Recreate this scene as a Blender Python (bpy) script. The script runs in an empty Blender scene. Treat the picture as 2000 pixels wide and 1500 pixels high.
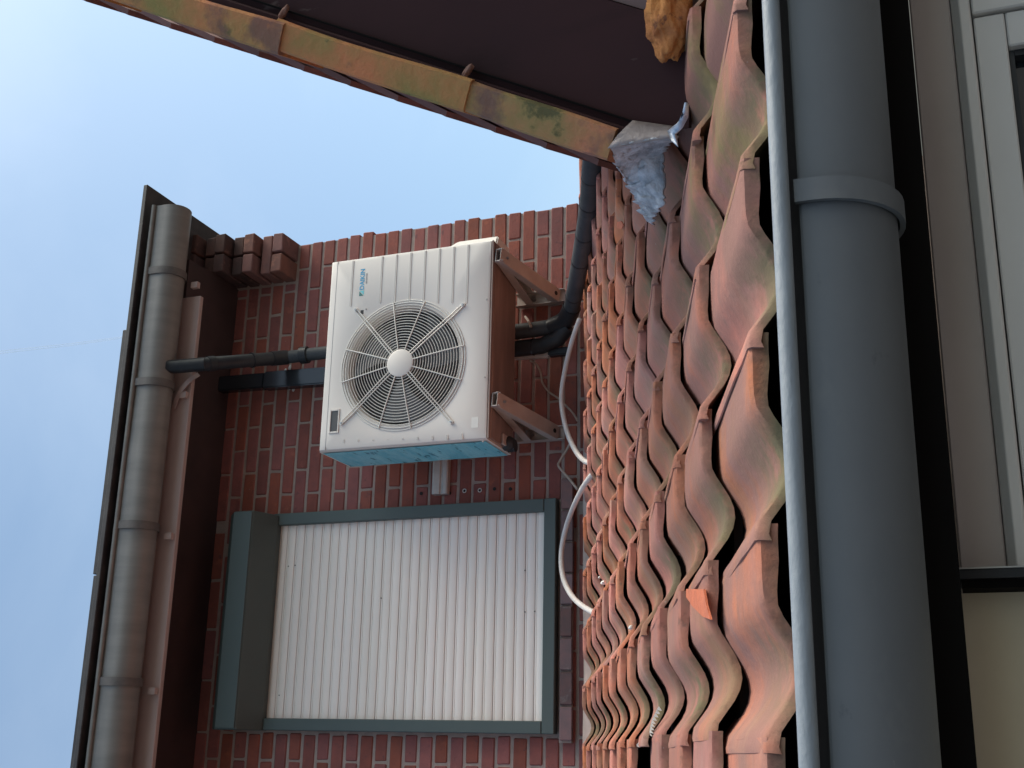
import bpy, bmesh, math, random
from mathutils import Vector, Matrix, noise
random.seed(7)
C = bpy.context.scene.collection
SC = bpy.context.scene
EYE = 2.10                       # height of the camera above the ground

# ------------------------------------------------------------------ camera
F_PX = 2343.0                    # focal length in pixels of the 2000 px wide photo
CAM_R = Vector((0.95513683, -0.28317819, -0.08673958))   # towards the top of the picture
CAM_D = Vector((0.0200241, 0.35395213, -0.93504916))     # towards the right of the picture (down in the world)
CAM_F = Vector((0.29548718, 0.891363, 0.3437431))        # view direction
cam_d = bpy.data.cameras.new('camera')
cam = bpy.data.objects.new('camera', cam_d)
C.objects.link(cam)
m = Matrix((CAM_D, CAM_R, -CAM_F)).transposed().to_4x4()
m.translation = Vector((0, 0, EYE))
cam.matrix_world = m
cam_d.sensor_fit = 'HORIZONTAL'
cam_d.sensor_width = 36.0
cam_d.lens = 36.0 * F_PX / 2000.0
cam_d.clip_start = 0.05
cam_d.clip_end = 9000
SC.camera = cam

# ------------------------------------------------------------------ sky and sun
SUN_EL, SUN_AZ = math.radians(45), math.radians(102)   # azimuth clockwise from +Y
world = bpy.data.worlds.new('World')
SC.world = world
world.use_nodes = True
wn = world.node_tree
bg = wn.nodes['Background']
sky = wn.nodes.new('ShaderNodeTexSky')
sky.sky_type = 'NISHITA'
sky.sun_disc = False
sky.sun_elevation = SUN_EL
sky.sun_rotation = SUN_AZ
sky.air_density = 1.0
sky.dust_density = 4.8
sky.ozone_density = 2.6
tint = wn.nodes.new('ShaderNodeMix'); tint.data_type = 'RGBA'; tint.blend_type = 'MULTIPLY'; tint.inputs[0].default_value = 1
tint.inputs[7].default_value = (.89, 1.0, .95, 1)
wtc = wn.nodes.new('ShaderNodeTexCoord'); wnz = wn.nodes.new('ShaderNodeTexNoise'); wmr = wn.nodes.new('ShaderNodeMapRange')
wnz.inputs['Scale'].default_value = 2.6; wnz.inputs['Detail'].default_value = 7; wnz.inputs['Roughness'].default_value = .55; wnz.inputs['Distortion'].default_value = .6
wmr.inputs[1].default_value = .4; wmr.inputs[2].default_value = .75; wmr.inputs[3].default_value = 0; wmr.inputs[4].default_value = .11
wn.links.new(wtc.outputs['Generated'], wnz.inputs['Vector']); wn.links.new(wnz.outputs['Fac'], wmr.inputs[0])
veil = wn.nodes.new('ShaderNodeMix'); veil.data_type = 'RGBA'; veil.inputs[7].default_value = (5.2, 5.6, 6.0, 1)   # thin high haze
wn.links.new(sky.outputs[0], tint.inputs[6]); wn.links.new(tint.outputs[2], veil.inputs[6]); wn.links.new(wmr.outputs[0], veil.inputs[0])
wn.links.new(veil.outputs[2], bg.inputs[0])
bg.inputs[1].default_value = 0.15
sun_d = bpy.data.lights.new('sun', 'SUN')
sun_d.energy = 1.5
sun_d.angle = math.radians(35)
sun_d.color = (1.0, 0.86, 0.73)
sun = bpy.data.objects.new('sun', sun_d)
C.objects.link(sun)
sd = Vector((math.sin(SUN_AZ) * math.cos(SUN_EL), math.cos(SUN_AZ) * math.cos(SUN_EL), math.sin(SUN_EL)))
sun.rotation_euler = sd.to_track_quat('Z', 'Y').to_euler()
SC.view_settings.view_transform = 'Standard'
SC.view_settings.look = 'None'
SC.view_settings.gamma = 1
SC.view_settings.use_curve_mapping = False
SC.view_settings.exposure = 0.78

# ------------------------------------------------------------------ helpers
def V(x, y, z): return Vector((x, y, z + EYE))          # heights are measured from the eye
def ray(px, py):
    return CAM_R * ((750 - py) / F_PX) + CAM_D * ((px - 1000) / F_PX) + CAM_F
def at(px, py, Y):
    d = ray(px, py); d = d * (Y / d.y); return V(d.x, d.y, d.z)

def mesh_obj(name, verts, faces, mat, parent=None, smooth=False, auto=None):
    me = bpy.data.meshes.new(name)
    me.from_pydata([tuple(v) for v in verts], [], faces)
    bm = bmesh.new(); bm.from_mesh(me)
    bmesh.ops.recalc_face_normals(bm, faces=bm.faces)
    bm.to_mesh(me); bm.free()
    if smooth:
        for p in me.polygons: p.use_smooth = True
    if auto is not None: me.set_sharp_from_angle(angle=math.radians(auto))
    if mat: me.materials.append(mat)
    o = bpy.data.objects.new(name, me)
    C.objects.link(o)
    if parent: o.parent = parent
    return o
def place(name, me, parent, loc, rot=None):
    o = bpy.data.objects.new(name, me); C.objects.link(o)
    o.parent = parent; o.location = loc
    if rot: o.rotation_euler = rot
    return o
def thing(name, label, cat, group=None):
    o = bpy.data.objects.new(name, None); C.objects.link(o)
    o['label'] = label; o['category'] = cat
    if group: o['group'] = group
    return o
def tag(o, label, cat, group=None):
    o['label'] = label; o['category'] = cat
    if group: o['group'] = group
    return o
def struct(o): o['kind'] = 'structure'; return o

class G:
    """collects geometry for one mesh"""
    def __init__(s): s.v = []; s.f = []
    def add(s, vs, fs):
        b = len(s.v); s.v += [Vector(v) for v in vs]; s.f += [tuple(b + i for i in f) for f in fs]; return s
    def box(s, x0, x1, y0, y1, z0, z1):
        return s.hexa([V(x0,y0,z0),V(x1,y0,z0),V(x1,y1,z0),V(x0,y1,z0),V(x0,y0,z1),V(x1,y0,z1),V(x1,y1,z1),V(x0,y1,z1)])
    def hexa(s, p):
        return s.add(p, [(0,1,2,3),(4,7,6,5),(0,4,5,1),(1,5,6,2),(2,6,7,3),(3,7,4,0)])
    def beam(s, a, b, w, h, up=Vector((0,0,1))):
        a = Vector(a); b = Vector(b); t = (b - a).normalized()
        x = t.cross(up).normalized(); z = x.cross(t).normalized()
        p = []
        for q in (a, b):
            for i, j in ((-1,-1),(1,-1),(1,1),(-1,1)): p.append(q + x*w*.5*i + z*h*.5*j)
        return s.add(p, [(0,1,2,3),(7,6,5,4),(0,4,5,1),(1,5,6,2),(2,6,7,3),(3,7,4,0)])
    def tube(s, pts, r, n=12, cap=True):
        pts = [Vector(p) for p in pts]; k = len(pts)
        rr = r if isinstance(r, (list, tuple)) else [r]*k
        tv = []
        for i in range(k):
            a = pts[max(i-1, 0)]; b = pts[min(i+1, k-1)]; tv.append((b - a).normalized())
        x = tv[0].orthogonal().normalized(); vs = []; fs = []
        for i in range(k):
            x = (x - tv[i]*x.dot(tv[i])).normalized(); y = tv[i].cross(x)
            for j in range(n):
                a = 2*math.pi*j/n; vs.append(pts[i] + (x*math.cos(a) + y*math.sin(a))*rr[i])
        for i in range(k-1):
            for j in range(n):
                j2 = (j+1) % n; fs.append((i*n+j, i*n+j2, (i+1)*n+j2, (i+1)*n+j))
        if cap: fs += [tuple(range(n-1, -1, -1)), tuple((k-1)*n + j for j in range(n))]
        return s.add(vs, fs)
    def profile_x(s, prof, x0, x1, closed=True, seg=1, wob=0):
        """(y,z) outline swept along X"""
        n = len(prof); vs = []; fs = []
        for i in range(seg+1):
            x = x0 + (x1-x0)*i/seg
            for (y, z) in prof:
                w = wob*noise.noise(Vector((x*3, y*9, z*9)))
                vs.append(V(x, y+w, z+w))
        for i in range(seg):
            for j in range(n if closed else n-1):
                j2 = (j+1) % n; fs.append((i*n+j, i*n+j2, (i+1)*n+j2, (i+1)*n+j))
        if closed: fs += [tuple(range(n-1,-1,-1)), tuple(seg*n+j for j in range(n))]
        return s.add(vs, fs)
    def obj(s, name, mat, parent=None, smooth=False, auto=None, bevel=0, bseg=1):
        o = mesh_obj(name, s.v, s.f, mat, parent, smooth, auto)
        if bevel:
            bm = bmesh.new(); bm.from_mesh(o.data)
            es = [e for e in bm.edges if len(e.link_faces) == 2 and e.calc_face_angle(0) > math.radians(30)]
            bmesh.ops.bevel(bm, geom=es, offset=bevel, segments=bseg, affect='EDGES', clamp_overlap=True)
            bm.to_mesh(o.data); bm.free()
            if smooth or bseg > 1:
                for p in o.data.polygons: p.use_smooth = True
                o.data.set_sharp_from_angle(angle=math.radians(40))
        return o
def smooth_path(pts, k=6):
    pts = [Vector(p) for p in pts]; out = []
    for i in range(len(pts)-1):
        p0 = pts[max(i-1,0)]; p1 = pts[i]; p2 = pts[i+1]; p3 = pts[min(i+2,len(pts)-1)]
        for j in range(k):
            t = j/k
            out.append(.5*((2*p1)+(-p0+p2)*t+(2*p0-5*p1+4*p2-p3)*t*t+(-p0+3*p1-3*p2+p3)*t**3))
    out.append(pts[-1]); return out

# ------------------------------------------------------------------ materials
def mat(name, col, rough=.6, metal=0, col2=None, scale=8, contrast=.5, rnd=0, bump=0, bscale=40, spots=None, stretch=(1,1,1), spec=.5, detail=6):
    """two-tone noise colour, optional per-object variation (rnd), relief and spots [(colour, scale, threshold, amount)]"""
    mt = bpy.data.materials.new(name); mt.use_nodes = True
    nt = mt.node_tree; N = nt.nodes; L = nt.links
    b = N['Principled BSDF']
    b.inputs['Roughness'].default_value = rough; b.inputs['Metallic'].default_value = metal
    b.inputs['Specular IOR Level'].default_value = spec
    tc = N.new('ShaderNodeTexCoord'); oi = N.new('ShaderNodeObjectInfo')
    ml = N.new('ShaderNodeMath'); ml.operation = 'MULTIPLY'; ml.inputs[1].default_value = 37
    L.new(oi.outputs['Random'], ml.inputs[0])
    ad = N.new('ShaderNodeVectorMath'); ad.operation = 'ADD'
    L.new(tc.outputs['Object'], ad.inputs[0]); L.new(ml.outputs[0], ad.inputs[1])
    mp = N.new('ShaderNodeVectorMath'); mp.operation = 'MULTIPLY'; mp.inputs[1].default_value = stretch
    L.new(ad.outputs[0], mp.inputs[0]); vec = mp.outputs[0]
    def nz(sc, det=detail, rough_=.6):
        n = N.new('ShaderNodeTexNoise'); n.inputs['Scale'].default_value = sc
        n.inputs['Detail'].default_value = det; n.inputs['Roughness'].default_value = rough_
        L.new(vec, n.inputs['Vector']); return n.outputs['Fac']
    def mix(fac, a, c):
        x = N.new('ShaderNodeMix'); x.data_type = 'RGBA'
        if isinstance(fac, float): x.inputs[0].default_value = fac
        else: L.new(fac, x.inputs[0])
        for sock, v in ((x.inputs[6], a), (x.inputs[7], c)):
            if isinstance(v, tuple): sock.default_value = (*v, 1)
            else: L.new(v, sock)
        return x.outputs[2]
    def ramp(fac, lo, hi, top=1.0):
        r = N.new('ShaderNodeMapRange'); r.inputs[1].default_value = lo; r.inputs[2].default_value = hi
        r.inputs[4].default_value = top
        L.new(fac, r.inputs[0]); return r.outputs[0]
    c = col
    if col2: c = mix(ramp(nz(scale), .5-contrast*.3, .5+contrast*.3), col, col2)
    for sp in (spots or []):
        c = mix(ramp(nz(sp[1]), sp[2], sp[2]+.06 if len(sp) < 5 else sp[2]+sp[4], sp[3]), c, sp[0])
    if rnd:
        h = N.new('ShaderNodeHueSaturation')
        mr = N.new('ShaderNodeMapRange'); mr.inputs[3].default_value = 1-rnd; mr.inputs[4].default_value = 1+rnd
        L.new(oi.outputs['Random'], mr.inputs[0]); L.new(mr.outputs[0], h.inputs['Value'])
        m2 = N.new('ShaderNodeMath'); m2.operation = 'FRACT'; m3 = N.new('ShaderNodeMath'); m3.operation = 'MULTIPLY'; m3.inputs[1].default_value = 13.7
        L.new(oi.outputs['Random'], m3.inputs[0]); L.new(m3.outputs[0], m2.inputs[0])
        mr2 = N.new('ShaderNodeMapRange'); mr2.inputs[3].default_value = .495-.03*rnd; mr2.inputs[4].default_value = .505+.02*rnd
        L.new(m2.outputs[0], mr2.inputs[0]); L.new(mr2.outputs[0], h.inputs['Hue'])
        mr3 = N.new('ShaderNodeMapRange'); mr3.inputs[3].default_value = 1-rnd; mr3.inputs[4].default_value = 1+rnd*.4
        L.new(m2.outputs[0], mr3.inputs[0]); L.new(mr3.outputs[0], h.inputs['Saturation'])
        if isinstance(c, tuple): h.inputs['Color'].default_value = (*c, 1)
        else: L.new(c, h.inputs['Color'])
        c = h.outputs[0]
    if isinstance(c, tuple): b.inputs['Base Color'].default_value = (*c, 1)
    else: L.new(c, b.inputs['Base Color'])
    if bump:
        bp = N.new('ShaderNodeBump'); bp.inputs['Strength'].default_value = min(1, bump*2)
        bp.inputs['Distance'].default_value = bump*.01
        L.new(nz(bscale, 8, .65), bp.inputs['Height']); L.new(bp.outputs[0], b.inputs['Normal'])
    mt['mix'] = 0
    return mt
M_BRICK = mat('red brick', (.265,.072,.054), .88, col2=(.175,.056,.048), scale=14, contrast=.8, rnd=.15, bump=.35, bscale=60,
              spots=[((.12,.05,.05), 30, .62, .7), ((.30,.22,.19), 55, .70, .6), ((.34,.105,.07), 9, .62, .5)])
M_BRICK_DARK = mat('darker corbel brick', (.10,.045,.04), .9, col2=(.06,.035,.035), scale=12, rnd=.25, bump=.35, bscale=60, spots=[((.2,.09,.07), 16, .6, .6)])  # darker brick for the upper corbel courses
M_BRICK_C = mat('weathered dark corbel brick', (.20,.085,.07), .9, col2=(.13,.065,.06), scale=12, rnd=.15, bump=.35, bscale=60, spots=[((.30,.13,.10), 12, .6, .6)])
M_MORTAR = mat('mortar', (.36,.285,.25), .95, col2=(.24,.19,.17), contrast=.9, scale=20, bump=.4, bscale=90)
M_SILL = mat('glazed sill brick', (.16,.07,.065), .5, col2=(.11,.06,.06), scale=18, rnd=.3, bump=.2, spots=[((.2,.17,.16), 12, .62, .8)])
M_ZINC_DARK = mat('aged dark zinc', (.235,.22,.20), .5, .2, col2=(.15,.14,.13), scale=5, contrast=.9, bump=.12, bscale=200, stretch=(3,.5,.5),
                  spots=[((.04,.036,.033), 50, .70, .7)])
M_STRAP = mat('dark strap steel', (.13,.115,.105), .55, .1, col2=(.09,.08,.075), scale=20)
M_TRIM = mat('dark roof trim', (.02,.017,.019), .6, 0, col2=(.045,.04,.04), scale=12)
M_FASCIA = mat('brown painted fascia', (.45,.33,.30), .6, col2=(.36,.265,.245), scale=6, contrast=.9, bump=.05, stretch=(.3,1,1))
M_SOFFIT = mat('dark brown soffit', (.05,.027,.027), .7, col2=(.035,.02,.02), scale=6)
M_GREEN = mat('dark green grey aluminium', (.074,.096,.092), .5, col2=(.064,.085,.082), scale=3, contrast=1, spec=.4)
M_SLAT = mat('cream aluminium slat', (.82,.75,.69), .5, col2=(.77,.70,.64), scale=4, rnd=.03, stretch=(.4,1,1),
             spots=[((.25,.2,.15), 45, .74, .5)])
M_GAP = mat('dark slat hinge strip', (.16,.14,.12), .7)  # dark brown for the lines between slats and the rivets
M_WHITE = mat('ivory painted steel', (.68,.635,.59), .38, col2=(.65,.605,.56), scale=3, contrast=1, spec=.45)
M_WIRE = mat('white wire', (.66,.64,.60), .4)
M_BLACK = mat('black plastic', (.016,.017,.021), .45, spec=.3, col2=(.03,.03,.033), scale=9, bump=.03)
M_GLOSS = mat('glossy black trunking', (.018,.02,.026), .16, col2=(.024,.026,.03), scale=6)
M_FOAMPIPE = mat('grey black pipe insulation', (.035,.038,.043), .65, spec=.3, col2=(.06,.064,.07), scale=14, contrast=.9, bump=.25, bscale=45, spots=[((.02,.02,.022), 24, .62, .7)])
M_FAN = mat('dark grey fan plastic', (.06,.06,.062), .45)
M_DARK = mat('dark cavity', (.012,.012,.013), .8)
M_FILM = mat('blue protective film', (.10,.52,.68), .25, col2=(.32,.76,.86), scale=7, contrast=.9, bump=.35, bscale=18, stretch=(1,1,4),
             spots=[((.03,.15,.22), 12, .6, .8)])  # real film, its turquoise pushed further to paint in the reflected sky
M_UNDER = mat('dull brown base', (.27,.20,.175), .5, .2, col2=(.2,.145,.13), scale=9, stretch=(.3,2,1))  # underside tray, darker and browner than the casing
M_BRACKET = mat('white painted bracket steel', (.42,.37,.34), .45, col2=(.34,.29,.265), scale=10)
M_BOLT = mat('galvanised bolt', (.35,.34,.33), .35, .8)
M_HOSE = mat('weathered white hose', (.60,.59,.58), .5, col2=(.48,.44,.42), scale=24, contrast=.9, bump=.2, bscale=60)
M_CABLE = mat('beige cable', (.40,.33,.28), .6, col2=(.3,.24,.2), scale=30)
M_PVC = mat('grey white trunking', (.52,.49,.46), .35, col2=(.40,.37,.35), scale=8)
M_TILE = None
M_LEAD = mat('lead sheet', (.20,.205,.225), .42, .25, col2=(.72,.72,.75), scale=7, contrast=.7, bump=.6, bscale=20, stretch=(.6,5,5))  # pale streaks paint the bright highlights of the wrinkles into the colour
M_FOIL = mat('bright lead edge', (.55,.60,.68), .35, .5, col2=(.35,.4,.48), scale=30, bump=.4)
M_BOARD = mat('dark brown barge board', (.055,.022,.022), .75, col2=(.036,.016,.017), scale=5, contrast=.9, spec=.2, bump=.05, stretch=(1,1,.35), spots=[((.15,.11,.10), 20, .68, .6, .05), ((.02,.01,.01), 6, .55, .6, .15)])
M_VERGE = mat('mossy clay verge tile', (.58,.20,.095), .85, col2=(.25,.22,.07), scale=7, contrast=.5, rnd=.08, bump=.45, bscale=40,
              spots=[((.17,.085,.075), 9, .56, .8, .1), ((.08,.075,.03), 14, .62, .8)])
M_JOINT = mat('clay coloured mortar', (.30,.15,.11), .9, col2=(.18,.10,.08), scale=30, bump=.5)
M_PLAIN = mat('red plain tile', (.26,.12,.10), .85, col2=(.2,.1,.09), scale=10, rnd=.2)
M_FOAMY = mat('orange building foam', (.66,.27,.07), .8, col2=(.30,.09,.03), scale=18, contrast=.7, bump=.9, bscale=30, spots=[((.13,.04,.02), 38, .60, .8)])
M_GUTTER = mat('near zinc gutter', (.155,.163,.175), .6, .2, col2=(.105,.114,.127), scale=3.2, contrast=.8, bump=.08, bscale=150, stretch=(.6,1,1),
               spots=[((.16,.165,.17), 11, .60, .6, .12), ((.05,.055,.06), 26, .68, .5), ((.24,.25,.26), 70, .72, .6)])
M_BEAD = mat('gutter bead zinc', (.25,.28,.315), .55, 0, col2=(.17,.195,.225), scale=22, contrast=.9, bump=.3, bscale=80, stretch=(.5,1,1))
M_BLACKWOOD = mat('black painted board', (.006,.005,.005), .8, spec=.1)
M_FRAME = mat('white window frame', (.64,.61,.585), .4, col2=(.60,.57,.545), scale=4)
M_BROWNPAINT = mat('taupe painted head board', (.48,.42,.40), .6, col2=(.43,.375,.355), scale=4)
M_BLIND = mat('beige panel', (.62,.54,.40), .6, col2=(.56,.48,.35), scale=4)
M_GROUND = mat('grey paving', (.13,.12,.11), .9, col2=(.10,.09,.085), scale=.7, bump=.2)
M_RENDER = mat('pale rendered wall', (.40,.38,.35), .9, col2=(.36,.34,.31), scale=2)
M_GLASS = mat('dark window glass', (.012,.014,.018), .05, spec=.8)
M_LOGO = mat('logo blue print', (.05,.33,.55), .5)
M_LOGO_G = mat('logo teal print', (.02,.16,.15), .5)
M_LOGO_L = mat('logo light teal print', (.15,.55,.60), .5)
M_PRINT = mat('grey print', (.30,.30,.31), .5)

def tile_material():
    mt = mat('clay pantile', (.50,.158,.088), .85, col2=(.38,.135,.095), scale=6, contrast=.6, rnd=.2, bump=.3, bscale=60, spec=.3,
             spots=[((.34,.20,.155), 5, .50, .8, .16), ((.26,.105,.08), 11, .60, .6, .1), ((.16,.08,.065), 34, .66, .75), ((.10,.07,.05), 85, .70, .6), ((.70,.62,.56), 90, .715, .9, .03), ((.13,.10,.075), 22, .64, .6, .08)])
    nt = mt.node_tree; N = nt.nodes; L = nt.links; b = N['Principled BSDF']
    src = b.inputs['Base Color'].links[0].from_socket
    tc = N.new('ShaderNodeTexCoord'); sep = N.new('ShaderNodeSeparateXYZ'); L.new(tc.outputs['Object'], sep.inputs[0])
    oi = N.new('ShaderNodeObjectInfo'); sc = N.new('ShaderNodeSeparateColor'); L.new(oi.outputs['Color'], sc.inputs[0])
    def node(op, a, c=None):
        n = N.new('ShaderNodeMath'); n.operation = op
        for i, v in enumerate((a, c)):
            if v is None: continue
            if isinstance(v, (int, float)): n.inputs[i].default_value = v
            else: L.new(v, n.inputs[i])
        return n.outputs[0]
    def nz(scale, seed):
        ml = node('MULTIPLY', oi.outputs['Random'], seed); ad = N.new('ShaderNodeVectorMath'); ad.operation = 'ADD'
        L.new(tc.outputs['Object'], ad.inputs[0]); L.new(ml, ad.inputs[1])
        n = N.new('ShaderNodeTexNoise'); n.inputs['Scale'].default_value = scale; n.inputs['Detail'].default_value = 8
        n.inputs['Roughness'].default_value = .65; L.new(ad.outputs[0], n.inputs['Vector']); return n.outputs['Fac']
    def rng(v, a, c, d=0., e=1.):
        r = N.new('ShaderNodeMapRange'); r.inputs[1].default_value = a; r.inputs[2].default_value = c
        r.inputs[3].default_value = d; r.inputs[4].default_value = e; L.new(v, r.inputs[0]); return r.outputs[0]
    def mix(fac, a, col):
        x = N.new('ShaderNodeMix'); x.data_type = 'RGBA'; L.new(fac, x.inputs[0]); L.new(a, x.inputs[6]); x.inputs[7].default_value = (*col, 1)
        return x.outputs[2]
    # pinkish grey weathering film (object colour green channel), algae (red channel), growing from the trough and the lower edge
    film = node('MULTIPLY', rng(nz(6, 11), .32, .56), sc.outputs[1])
    c = mix(film, src, (.29,.145,.118))
    trough = rng(sep.outputs[2], -.004, -.026)
    low = rng(sep.outputs[1], .24, .02)
    a1 = node('MULTIPLY', node('MULTIPLY', trough, low), rng(nz(13, 5), .36, .52))
    a1 = node('MULTIPLY', a1, sc.outputs[0])
    c = mix(a1, c, (.15,.125,.07))
    a2 = node('MULTIPLY', rng(nz(4.5, 23), .5, .66), sc.outputs[2])
    c = mix(a2, c, (.22,.165,.075))
    edge = node('MULTIPLY', node('MULTIPLY', rng(sep.outputs[1], .03, .0), rng(nz(30, 3), .5, .6)), .4)
    c = mix(edge, c, (.09,.055,.04))
    L.new(c, b.inputs['Base Color'])
    return mt
M_TILE = tile_material()

# ------------------------------------------------------------------ ground and distant setting
g = G(); g.add([(-2500,-2500,0),(2500,-2500,0),(2500,2500,0),(-2500,2500,0)], [(0,1,2,3)])
struct(g.obj('ground', M_GROUND))

ct = bpy.data.materials.new('contrail vapour'); ct.use_nodes = True
cn = ct.node_tree; cb = cn.nodes['Principled BSDF']; cb.inputs['Base Color'].default_value = (.9,.9,.9,1); cb.inputs['Roughness'].default_value = 1
cb.inputs['Alpha'].default_value = .13
cg = G()
for off in (0, 7):
    cg.tube([at(-300, 712+off, 4000), at(0, 686+off*.6, 4000), at(140, 671+off*.5, 4000), at(262, 655+off*.3, 4000)], [3.2, 3.0, 2.6, 2.0], 8)
tag(cg.obj('contrail', ct), 'faint white double vapour trail crossing the blue sky', 'contrail')

# ------------------------------------------------------------------ brick wall with the air conditioner
WY = 4.72
wall = thing('brick_wall', 'tall red brick wall with pale joints behind the air conditioner, corbelled at its right edge', 'wall')
G().box(-1.1, 2.386, WY+.0045, WY+.32, -EYE, 3.42).obj('mortar_bed', M_MORTAR, wall)
brick_cache = {}
def brick_mesh(L_, H_, var, D_=.09, mt=None):
    mt = mt or M_BRICK
    key = (round(L_, 3), round(H_, 3), var, round(D_, 3), mt.name)
    if key in brick_cache: return brick_cache[key]
    r = random.Random(hash((key[0], key[1], var)) & 0xffff)
    bm = bmesh.new(); bmesh.ops.create_cube(bm, size=1)
    for v in bm.verts:
        v.co = Vector((v.co.x*L_, v.co.y*D_, v.co.z*H_))
        v.co += Vector((r.uniform(-1,1)*.0022, 0, r.uniform(-1,1)*.0018))
    es = [e for e in bm.edges if not all(v.co.y > 0 for v in e.verts)]
    bmesh.ops.bevel(bm, geom=es, offset=.0045, segments=1, affect='EDGES')
    me = bpy.data.meshes.new('brick'); bm.to_mesh(me); bm.free(); me.materials.append(mt)
    brick_cache[key] = me; return me
Z0, CH = 1.582, .069
def win_zone(x0, x1, z0, z1):
    return x1 > .086 and x0 < 1.022 and z1 > 1.60 and z0 < 3.06
def put_brick(x0, x1, zc, y=WY, D_=.09, mt=None):
    L_ = x1 - x0 - .011
    if L_ < .02: return
    me = brick_mesh(L_, .0565, random.randrange(4), D_, mt)
    place('brick', me, wall, V((x0+x1)/2, y + D_/2 + random.uniform(-.0015,.0015), zc), (random.uniform(-.006,.006), random.uniform(-.004,.004), random.uniform(-.004,.004)))
for k in range(-3, 26):
    zc = Z0 + (k+.5)*CH
    base = 1.2435 if k % 2 == 0 else 1.131
    js = sorted(base + .225*n for n in range(-9, 8))
    xs = [x for x in js if -.42 < x < 2.34]
    end = 2.402 + random.uniform(-.011, .009)
    if end - xs[-1] < .05: xs.pop()
    xs = xs + [end]
    for a, b in zip(xs, xs[1:]):
        if b < 1.03 and True:
            a2, b2 = (a-.048, b-.048)
        else: a2, b2 = a, b
        if win_zone(a2, b2, zc-.03, zc+.03):
            if a2 < .05: put_brick(a2, .079, zc)
            if b2 > 1.06: put_brick(1.029, b2, zc)
            continue
        if a2 < 1.03 < b2 and not win_zone(a2,b2,zc-.03,zc+.03): pass
        if k >= 20 and b > 2.19: 
            if a < 2.15: put_brick(a, 2.192, zc)
            continue
        put_brick(a2, b2, zc)
prot = [.14, .125, .18, .16, .22, .195, .26]
for i, p in enumerate(prot):
    zc = Z0 + (20+i+.5)*CH
    js = [2.193, 2.295, 2.402] if i != 1 else [2.193, 2.402]
    for a, b in zip(js, js[1:]):
        put_brick(a, b, zc, WY-p, p+.08, M_BRICK_C if i < 3 else M_BRICK_DARK)
rest = G()
for k in range(-3, 26):
    zc = Z0 + (k+.5)*CH; base = (1.2435 if k % 2 == 0 else 1.131) - .048
    for n in range(-11, -5):
        a = base + .225*n; b = a + .225
        if b + .048 < min(x for x in (base + .048 + .225*q for q in range(-11, 8)) if x > -.42) + .01 and a > -1.3:
            rest.box(max(a, -1.095)+.0055, b-.0055, WY, WY+.06, zc-.028, zc+.028)
rs = rest.obj('brick_field', M_BRICK, wall); rs['kind'] = 'stuff'
# drilled holes in the brickwork, two of them with a plug
for (px, py, plug) in ((823,964,0),(878,963,0),(908,959,1),(938,958,1),(966,955,0),(997,955,0)):
    p = at(px, py, WY); gg = G().tube([p+Vector((0,-.0035,0)), p+Vector((0,.004,0))], .0075, 14)
    o = gg.obj('drill_hole', M_DARK, wall)
    if plug:
        ring = G()
        pts = [p+Vector((math.cos(a)*.008,-.005,math.sin(a)*.008)) for a in [2*math.pi*i/12 for i in range(13)]]
        ring.tube(pts, .0022, 6, False).obj('wall_plug', M_HOSE, wall)
# sill of dark bricks under the shutter
sill = thing('window_sill', 'row of dark sloping sill bricks under the roller shutter', 'sill')
x = .055; i = 0
while x < 1.03:
    w_ = .132 + random.uniform(-.004, .006)
    z1 = 1.590; z0 = 1.535 + random.uniform(-.003,.003)
    pp = [V(x+.004,4.685,z0-.012),V(x+w_-.004,4.685,z0-.012),V(x+w_-.004,4.74,z0),V(x+.004,4.74,z0),
          V(x+.004,4.68,z1-.016),V(x+w_-.004,4.68,z1-.016),V(x+w_-.004,4.74,z1),V(x+.004,4.74,z1)]
    G().hexa(pp).obj('sill_brick', M_SILL, sill, bevel=.004)
    x += w_
G().box(.05, x, 4.70, 4.725, 1.53, 1.582).obj('mortar_joint', M_MORTAR, sill)

# ------------------------------------------------------------------ eave of the brick building
eave = thing('roof_eave', 'dark projecting flat roof edge with brown fascia above the brick wall', 'roof edge')
G().box(-1.1, 2.49, 4.09, 5.0, 3.405, 3.428).obj('edge_plate', M_TRIM, eave, bevel=.003)
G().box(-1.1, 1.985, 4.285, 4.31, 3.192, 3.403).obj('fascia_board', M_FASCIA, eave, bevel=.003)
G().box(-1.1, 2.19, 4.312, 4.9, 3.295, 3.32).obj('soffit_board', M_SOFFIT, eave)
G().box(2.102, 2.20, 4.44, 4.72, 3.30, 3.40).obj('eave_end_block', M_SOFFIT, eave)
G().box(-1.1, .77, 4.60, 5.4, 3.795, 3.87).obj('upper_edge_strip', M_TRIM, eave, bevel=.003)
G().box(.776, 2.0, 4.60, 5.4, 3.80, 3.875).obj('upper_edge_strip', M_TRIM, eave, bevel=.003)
G().box(-1.1, 1.96, 4.64, 5.4, 3.43, 3.80).obj('upper_wall', M_SOFFIT, eave)

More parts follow.
